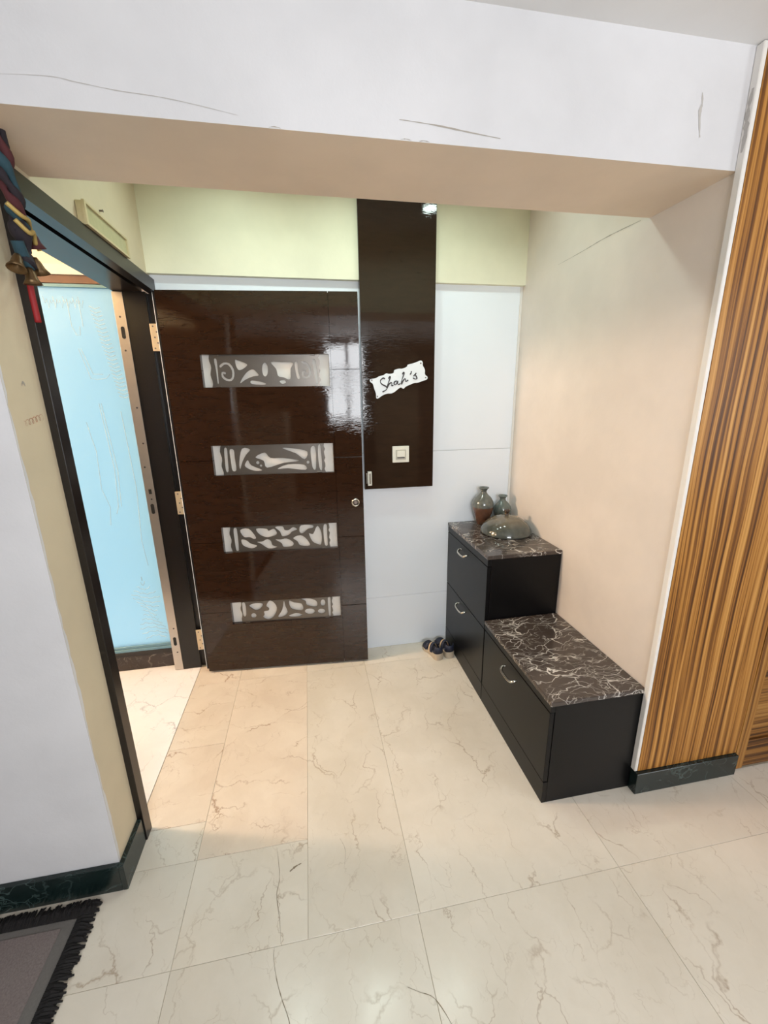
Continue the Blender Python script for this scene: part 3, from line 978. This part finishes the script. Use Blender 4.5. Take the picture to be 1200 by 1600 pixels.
# recessed downlights in the entry ceiling; the first is added to brighten the upper band
for i, (x, y) in enumerate(((0.40, -0.44), (0.95, -0.44), (1.47, -0.48))):
    dl = thing('downlight', (x, y, 2.60), ('round ceiling downlight added closest to the doorway to brighten the upper band', 'recessed round ceiling downlight in the middle of the row', 'recessed round ceiling downlight closest to the black cabinets')[i], 'downlight', 'entry downlights')
    V, F = lathev([(0.046, 0.02), (0.062, 0.018), (0.062, 0.0135), (0.05, 0.012), (0.046, 0.016)], (x, y, 2.60), 32)
    link('ring', V, F, 'chrome', dl, True)
    V, F = lathev([(0.0, 0.0185), (0.045, 0.0185), (0.045, 0.0165), (0.0, 0.0165)], (x, y, 2.60), 24)
    link('lens', V, F, 'cool_lens', dl)
    area('downlight_beam', (x, y, 2.61), (0, 0, -1), 0.09, 0.09, (2.6, 2.8, 2.1)[i], (0.82, 1.0, 0.92), 'DISK', 150)

# ------------------------------------------------------------------ sign box over the doorway
sg = thing('framed_sign', (0.015, -0.468, 2.096), 'small cream framed sign standing on the door frame under the beam', 'sign')
box('backing', 0.001, 0.022, -0.636, -0.30, 2.0975, 2.166, 'sign_frame', sg, 0.001)
boxes('frame', [(0.022, 0.03, -0.64, -0.296, 2.097, 2.104), (0.022, 0.03, -0.64, -0.296, 2.160, 2.167), (0.022, 0.03, -0.64, -0.628, 2.104, 2.160), (0.022, 0.03, -0.308, -0.296, 2.104, 2.160)], 'sign_frame', sg)
box('face', 0.022, 0.0245, -0.628, -0.308, 2.104, 2.160, 'sign_face', sg)

# ------------------------------------------------------------------ hanging door ornament
tr_ = thing('door_hanging', (0.05, -1.08, 1.80), 'teal and wine fabric door hanging with brass bells at the near door jamb', 'hanging ornament')


def strand(name, pts, r, mat, flat=1.0):
    V, F = tubev(smooth_path(pts, 5), r, 8)
    return link(name, V, F, mat, tr_, True)


base_line = smooth_path([(0.05, -1.078, 2.17), (0.053, -1.085, 2.10), (0.053, -1.082, 2.03), (0.052, -1.068, 1.975), (0.05, -1.068, 1.93)], 8)
for k, (mt, ph) in enumerate((('textile_teal', 0.0), ('textile_wine', 2.1), ('textile_dark', 4.2))):
    P = [p + Vector((0.010 * math.cos(0.42 * i + ph), 0.013 * math.sin(0.42 * i + ph), 0)) for i, p in enumerate(base_line)]
    V, F = tubev(P, [0.0095 + 0.003 * math.sin(i * 1.1 + ph) for i in range(len(P))], 8)
    link('twisted_band', V, F, mt, tr_, True)
strand('cord', [(0.058, -1.115, 1.972), (0.072, -1.095, 1.955), (0.072, -1.07, 1.955), (0.06, -1.045, 1.95), (0.055, -1.03, 1.93), (0.06, -1.022, 1.905)], 0.005, 'gold_cord')
strand('cord', [(0.06, -1.10, 1.945), (0.074, -1.08, 1.925), (0.07, -1.055, 1.935), (0.06, -1.035, 1.915)], 0.005, 'gold_cord')
strand('tassel', [(0.05, -1.075, 1.95), (0.052, -1.068, 1.92), (0.05, -1.06, 1.89), (0.05, -1.075, 1.86)], [0.016 + 0.006 * math.sin(i * 0.5) for i in range(16)], 'textile_dark')
strand('tassel', [(0.05, -1.09, 1.905), (0.05, -1.08, 1.88), (0.05, -1.06, 1.855)], 0.013, 'textile_teal')
strand('ribbon', [(0.026, -1.028, 1.85), (0.026, -1.03, 1.80), (0.026, -1.028, 1.74)], 0.007, 'red_ribbon')
for x, y, z, ty, k in ((0.055, -1.035, 1.945, 0.35, 'textile_wine'), (0.055, -1.045, 1.885, 0.5, 'brass'), (0.05, -1.10, 1.875, -0.4, 'brass'), (0.055, -1.075, 1.855, 0.1, 'brass')):
    prof = [(0.0, 0.0), (0.006, -0.002), (0.010, -0.012), (0.013, -0.026), (0.020, -0.038), (0.018, -0.038), (0.0, -0.02)]
    V, F = lathev(prof, (0, 0, 0), 14)
    ca, sa = math.cos(ty), math.sin(ty)
    V = [(x + p[0], y + p[1] * ca - p[2] * sa, z + p[1] * sa + p[2] * ca) for p in V]
    link('bell', V, F, k, tr_, True)

# ------------------------------------------------------------------ black shoe cabinets
XC = 1.496


def bow_handle(y0, y1, z, parent):
    ym = (y0 + y1) / 2
    h = (y1 - y0) / 2
    pts = [(XC + 0.001, y0, z + 0.012), (XC - 0.014, y0, z + 0.010), (XC - 0.024, y0 + 0.010, z + 0.003), (XC - 0.027, ym - h * 0.4, z), (XC - 0.027, ym + h * 0.4, z), (XC - 0.024, y1 - 0.010, z + 0.003), (XC - 0.014, y1, z + 0.010), (XC + 0.001, y1, z + 0.012)]
    V, F = tubev(smooth_path(pts, 5), 0.0055, 10)
    return link('handle', V, F, 'chrome', parent, True)


def cabinet(name, y0, y1, top, flaps, label):
    t = thing(name, ((XC + WX) / 2, (y0 + y1) / 2, 0), label, 'shoe cabinet')
    x1 = WX - 0.002
    box('body', XC + 0.0195, x1, y0, y1, 0.0, top - 0.0202, 'black_laminate', t, 0.001)
    box('plinth', XC + 0.0005, XC + 0.019, y0, y1, 0.0, 0.098, 'black_laminate', t, 0.001)
    box('apron', XC + 0.0005, XC + 0.019, y0, y1, flaps[-1][1] + 0.004, top - 0.0202, 'black_laminate', t, 0.001)
    v, f = bevelled(boxv(XC - 0.003, x1, y0 - 0.004, y1, top - 0.02, top), BF, 0.003, 2)
    link('marble_top', v, f, 'brown_black_marble', t)
    for z0, z1, hy, hz in flaps:
        v, f = bevelled(boxv(XC, XC + 0.0185, y0 + 0.0025, y1 - 0.0025, z0, z1), BF, 0.0012)
        fl = link('flap', v, f, 'black_laminate', t)
        bow_handle(hy[0], hy[1], hz, fl)
    return t


cabinet('tall_shoe_cabinet', -0.582, -0.001, 0.808, [(0.101, 0.414, (-0.335, -0.225), 0.368), (0.418, 0.749, (-0.335, -0.232), 0.706)],
        'tall black shoe cabinet with marble top and two flaps against the back wall')
cabinet('low_shoe_cabinet', -1.1745, -0.5865, 0.468, [(0.101, 0.4155, (-0.925, -0.820), 0.36)],
        'low black bench-height shoe cabinet with veined marble top by the wood panel')

# ------------------------------------------------------------------ stoneware on the tall cabinet
TZ = 0.8084
V, F = lathev([(0.0, 0.0), (0.030, 0.0), (0.034, 0.004), (0.040, 0.03), (0.052, 0.065), (0.061, 0.098), (0.063, 0.118), (0.058, 0.140), (0.044, 0.163), (0.026, 0.180), (0.018, 0.192), (0.017, 0.200), (0.023, 0.212), (0.030, 0.218), (0.030, 0.222), (0.026, 0.222), (0.014, 0.205), (0.013, 0.19), (0.0, 0.19)], (1.684, -0.072, TZ), 40)
tag(link('vase', V, F, 'vase_glaze', None, True), 'taller stoneware vase, grey-green above and brown below, on black cabinet', 'vase')
V, F = lathev([(0.0, 0.0), (0.028, 0.0), (0.036, 0.02), (0.050, 0.055), (0.054, 0.08), (0.048, 0.103), (0.034, 0.122), (0.019, 0.137), (0.016, 0.147), (0.020, 0.158), (0.027, 0.164), (0.027, 0.168), (0.023, 0.168), (0.013, 0.15), (0.0, 0.145)], (1.806, -0.075, TZ), 40)
tag(link('vase', V, F, 'small_vase_glaze', None, True), 'shorter grey-green stoneware vase half hidden behind the domed lid', 'vase')
dm = thing('domed_dish_lid', (1.742, -0.262, TZ), 'glossy domed stoneware lid with small dark knob on the black cabinet', 'dish lid')
V, F = lathev([(0.0, 0.0), (0.128, 0.0), (0.137, 0.004), (0.140, 0.009), (0.139, 0.013), (0.135, 0.025), (0.124, 0.045), (0.106, 0.064), (0.083, 0.080), (0.058, 0.091), (0.034, 0.098), (0.016, 0.101), (0.0, 0.102)], (1.742, -0.262, TZ), 56)
link('dome', V, F, 'lid_glaze', dm, True)
V, F = lathev([(0.014, 0.098), (0.011, 0.104), (0.0095, 0.113), (0.013, 0.118), (0.0165, 0.124), (0.015, 0.130), (0.009, 0.134), (0.0, 0.134)], (1.742, -0.262, TZ), 24)
link('knob', V, F, 'knob_glaze', dm, True)

# ------------------------------------------------------------------ sandals


def sandal(heel, toe, side, label):
    hp, tp = Vector(heel), Vector(toe)
    d = (tp - hp).normalized()
    L = (tp - hp).length
    r_ = Vector((d.y, -d.x, 0))

    def pt(u, w, z):
        p = hp + d * (u * L) + r_ * (w * side)
        return Vector((p.x, p.y, z))
    t = thing('sandal', tuple((hp + tp) / 2), label, 'sandal', 'pair of navy sandals by the cabinet')
    outl = [(0.0, 0.0), (0.03, 0.020), (0.12, 0.029), (0.3, 0.028), (0.5, 0.030), (0.7, 0.037), (0.85, 0.037), (0.95, 0.027), (1.0, 0.008), (0.99, -0.012), (0.92, -0.028), (0.78, -0.036), (0.6, -0.033), (0.45, -0.027), (0.3, -0.027), (0.12, -0.029), (0.03, -0.020)]
    loop = [(p.x, p.y) for p in smooth_loop([(a_, b_, 0) for a_, b_ in outl], 2)]

    def lift(u):
        return 0.022 * max(0.0, 1 - u / 0.55) ** 0.8
    V, F = platev(loop, [], lambda u, w, t_: tuple(pt(u, w, 0.0006 if t_ == 0 else 0.022 + lift(u))), 0, 1)
    link('sole', V, F, 'sandal_sole', t)
    V, F = platev([(0.03 + 0.94 * u, w * 0.93) for u, w in loop], [], lambda u, w, t_: tuple(pt(u, w, 0.0222 + lift(u) + t_ * 0.004)), 0, 1)
    link('insole', V, F, 'sandal_insole', t)

    def strap(name, u0, u1, h, mat, lean=0.0):
        V, F = [], []
        n = 12
        for i in range(n + 1):
            q = math.pi * i / n
            for u in (u0, u1):
                w = -math.cos(q) * (0.036 if u0 > 0.5 else 0.031)
                z = 0.020 + lift(u) + math.sin(q) * h
                V += [tuple(pt(u + lean * math.sin(q), w, z)), tuple(pt(u + lean * math.sin(q), w * 0.9, z - 0.003))]
        for i in range(n):
            a_ = 4 * i
            b_ = a_ + 4
            F += [(a_, a_ + 2, b_ + 2, b_), (a_ + 1, b_ + 1, b_ + 3, a_ + 3), (a_, b_, b_ + 1, a_ + 1), (a_ + 2, a_ + 3, b_ + 3, b_ + 2)]
        return link(name, V, F, mat, t, True)
    strap('front_strap', 0.60, 0.84, 0.034, 'sandal_navy')
    strap('ankle_strap', 0.30, 0.42, 0.052, 'sandal_navy', 0.06)
    strap('strap_tip', 0.43, 0.50, 0.048, 'sandal_tan', 0.06)
    # heel counter
    V, F = [], []
    for i in range(9):
        q = -math.pi * 0.5 + math.pi * i / 8
        for z in (0.03, 0.075):
            k = 1.0 if z < 0.05 else 0.9
            V.append(tuple(pt(0.14 - 0.13 * math.cos(q), math.sin(q) * 0.030 * k, z + 0.012)))
            V.append(tuple(pt(0.155 - 0.13 * math.cos(q), math.sin(q) * 0.027 * k, z + 0.012)))
    for i in range(8):
        a_ = 4 * i
        b_ = a_ + 4
        F += [(a_, a_ + 2, b_ + 2, b_), (a_ + 1, b_ + 1, b_ + 3, a_ + 3), (a_ + 2, a_ + 3, b_ + 3, b_ + 2), (a_, b_, b_ + 1, a_ + 1)]
    link('heel_counter', V, F, 'sandal_navy', t, True)


sandal((1.394, -0.215, 0), (1.345, -0.04, 0), 1, 'navy sandal with pale sole standing clear of the black cabinet')
sandal((1.463, -0.21, 0), (1.432, -0.022, 0), -1, 'navy sandal with pale sole tucked close against the black cabinet')

# ------------------------------------------------------------------ rug
rg = thing('rug', (-0.6, -1.9, 0), 'dark grey rug with black ruffled fringe in the near left corner', 'rug')
RX1, RY1, RX0, RY0 = -0.098, -1.246, -1.5, -2.75
box('border', RX0, RX1, RY0, RY1, 0.0006, 0.006, 'rug_border', rg, 0.001)
box('field', RX0 + 0.04, RX1 - 0.042, RY0 + 0.04, RY1 - 0.026, 0.0061, 0.0085, 'rug_field', rg, 0.001)
parts = []
n = 420
for i in range(n):       # along the right edge
    y = RY1 + 0.03 - (RY1 + 0.03 - RY0) * i / n
    j = random.uniform(-0.006, 0.006)
    L = 0.043 + random.uniform(-0.007, 0.009)
    z = random.uniform(0.004, 0.011)
    parts.append(tubev([(RX1 - 0.006, y, 0.007), (RX1 + L * 0.35, y + j * 0.5, z + 0.004), (RX1 + L * 0.75, y + j, z), (RX1 + L, y + j * 1.6, 0.0035)], [0.0032, 0.0042, 0.0040, 0.0022], 5))
for i in range(n):       # along the back edge
    x = RX1 + 0.035 - (RX1 + 0.035 - RX0) * i / n
    j = random.uniform(-0.006, 0.006)
    L = 0.040 + random.uniform(-0.007, 0.005)
    z = random.uniform(0.005, 0.014)
    parts.append(tubev([(x, RY1 - 0.006, 0.007), (x + j * 0.5, RY1 + L * 0.35, z + 0.005), (x + j, RY1 + L * 0.75, z), (x + j * 1.6, RY1 + L, 0.0035)], [0.0032, 0.0042, 0.0040, 0.0022], 5))
V, F = merge(parts)
link('fringe', V, F, 'rug_fringe', rg)['kind'] = 'stuff'

# ------------------------------------------------------------------ living room behind the camera (seen only in reflections)
wall('wall_rear', [(-2.1, 0.3, -4.5, -4.3, 0, 2.42), (1.6, 3.5, -4.5, -4.3, 0, 2.42), (0.3, 1.6, -4.5, -4.3, 0, 1.2), (0.3, 1.6, -4.5, -4.3, 2.36, 2.42)], ['rear_paint'], {}, 'brown rear wall of the living room behind the camera')
wall('wall_side', [(-2.2, -2.1, -4.5, YB, 0, 2.42)], ['white_paint'], {}, 'white left side wall of the living room')
wall('wall_side', [(3.45, 3.6, -4.5, -3.65, 0, 2.42), (3.45, 3.6, -2.55, YB, 0, 2.42), (3.45, 3.6, -3.65, -2.55, 0, 0.95), (3.45, 3.6, -3.65, -2.55, 2.25, 2.42), (2.05, 3.6, YB + 0.002, YB + 0.1, 0, 2.42)], ['white_paint'], {}, 'white right side wall of the living room with a window')
w2 = thing('window_2', (0.95, -4.3, 1.2), 'barred living room window behind the camera', 'window', kind='structure')
boxes('frame', [(0.3, 0.35, -4.32, -4.27, 1.2, 2.36), (1.55, 1.6, -4.32, -4.27, 1.2, 2.36), (0.35, 1.55, -4.32, -4.27, 1.2, 1.25), (0.35, 1.55, -4.32, -4.27, 2.31, 2.36)], 'black_frame', w2)
for x in (0.65, 0.95, 1.25):
    box('mullion', x - 0.018, x + 0.018, -4.31, -4.28, 1.25, 2.31, 'black_frame', w2)
box('transom', 0.35, 1.55, -4.315, -4.275, 1.88, 1.91, 'black_frame', w2)
box('pane', 0.3, 1.6, -4.42, -4.415, 1.2, 2.36, 'clear_glass', w2)
w3 = thing('window_3', (3.45, -3.1, 0.95), 'living room window in the right side wall', 'window', kind='structure')
boxes('frame', [(3.40, 3.45, -3.65, -3.60, 0.95, 2.25), (3.40, 3.45, -2.60, -2.55, 0.95, 2.25), (3.40, 3.45, -3.60, -2.60, 0.95, 1.0), (3.40, 3.45, -3.60, -2.60, 2.2, 2.25)], 'black_frame', w3)
box('pane', 3.52, 3.525, -3.65, -2.55, 0.95, 2.25, 'clear_glass', w3)
cb = thing('cupboard', (-0.65, -4.05, 0), 'cream two-door cupboard against the rear wall', 'cupboard')
box('body', -1.06, -0.22, -4.295, -3.90, 0.0, 1.37, 'door_cream', cb, 0.002)
box('top', -1.075, -0.205, -4.295, -3.875, 1.371, 1.395, 'door_cream', cb, 0.003)
for x0, x1, kx in ((-1.055, -0.642, -0.69), (-0.638, -0.225, -0.59)):
    dd = box('door', x0, x1, -3.899, -3.88, 0.06, 1.36, 'door_cream', cb, 0.002)
    V, F = lathev([(0.006, 0.0), (0.006, -0.015), (0.014, -0.02), (0.014, -0.028), (0.0, -0.03)], (kx, -3.88, 0.8), 14, 'y')
    link('knob', V, F, 'chrome', dd, True)
V, F = [], []
for i in range(81):      # pleated curtain
    x = 1.72 + 0.68 * i / 80
    y = -4.24 + 0.025 * math.sin(i * 0.9)
    V += [(x, y, 0.05), (x, y, 2.2), (x, y - 0.006, 0.05), (x, y - 0.006, 2.2)]
for i in range(80):
    a_ = 4 * i
    b_ = a_ + 4
    F += [(a_, b_, b_ + 1, a_ + 1), (a_ + 2, a_ + 3, b_ + 3, b_ + 2), (a_ + 1, b_ + 1, b_ + 3, a_ + 3), (a_, a_ + 2, b_ + 2, b_)]
cu = thing('curtain', (2.06, -4.24, 0.05), 'cream pleated curtain beside the rear window', 'curtain')
link('cloth', V, F, 'curtain_cloth', cu, True)
V, F = tubev([(1.66, -4.24, 2.215), (2.46, -4.24, 2.215)], 0.012, 12)
link('rod', V, F, 'rail_brown', cu, True)
box('bracket', 1.70, 1.72, -4.30, -4.235, 2.205, 2.225, 'rail_brown', cu)
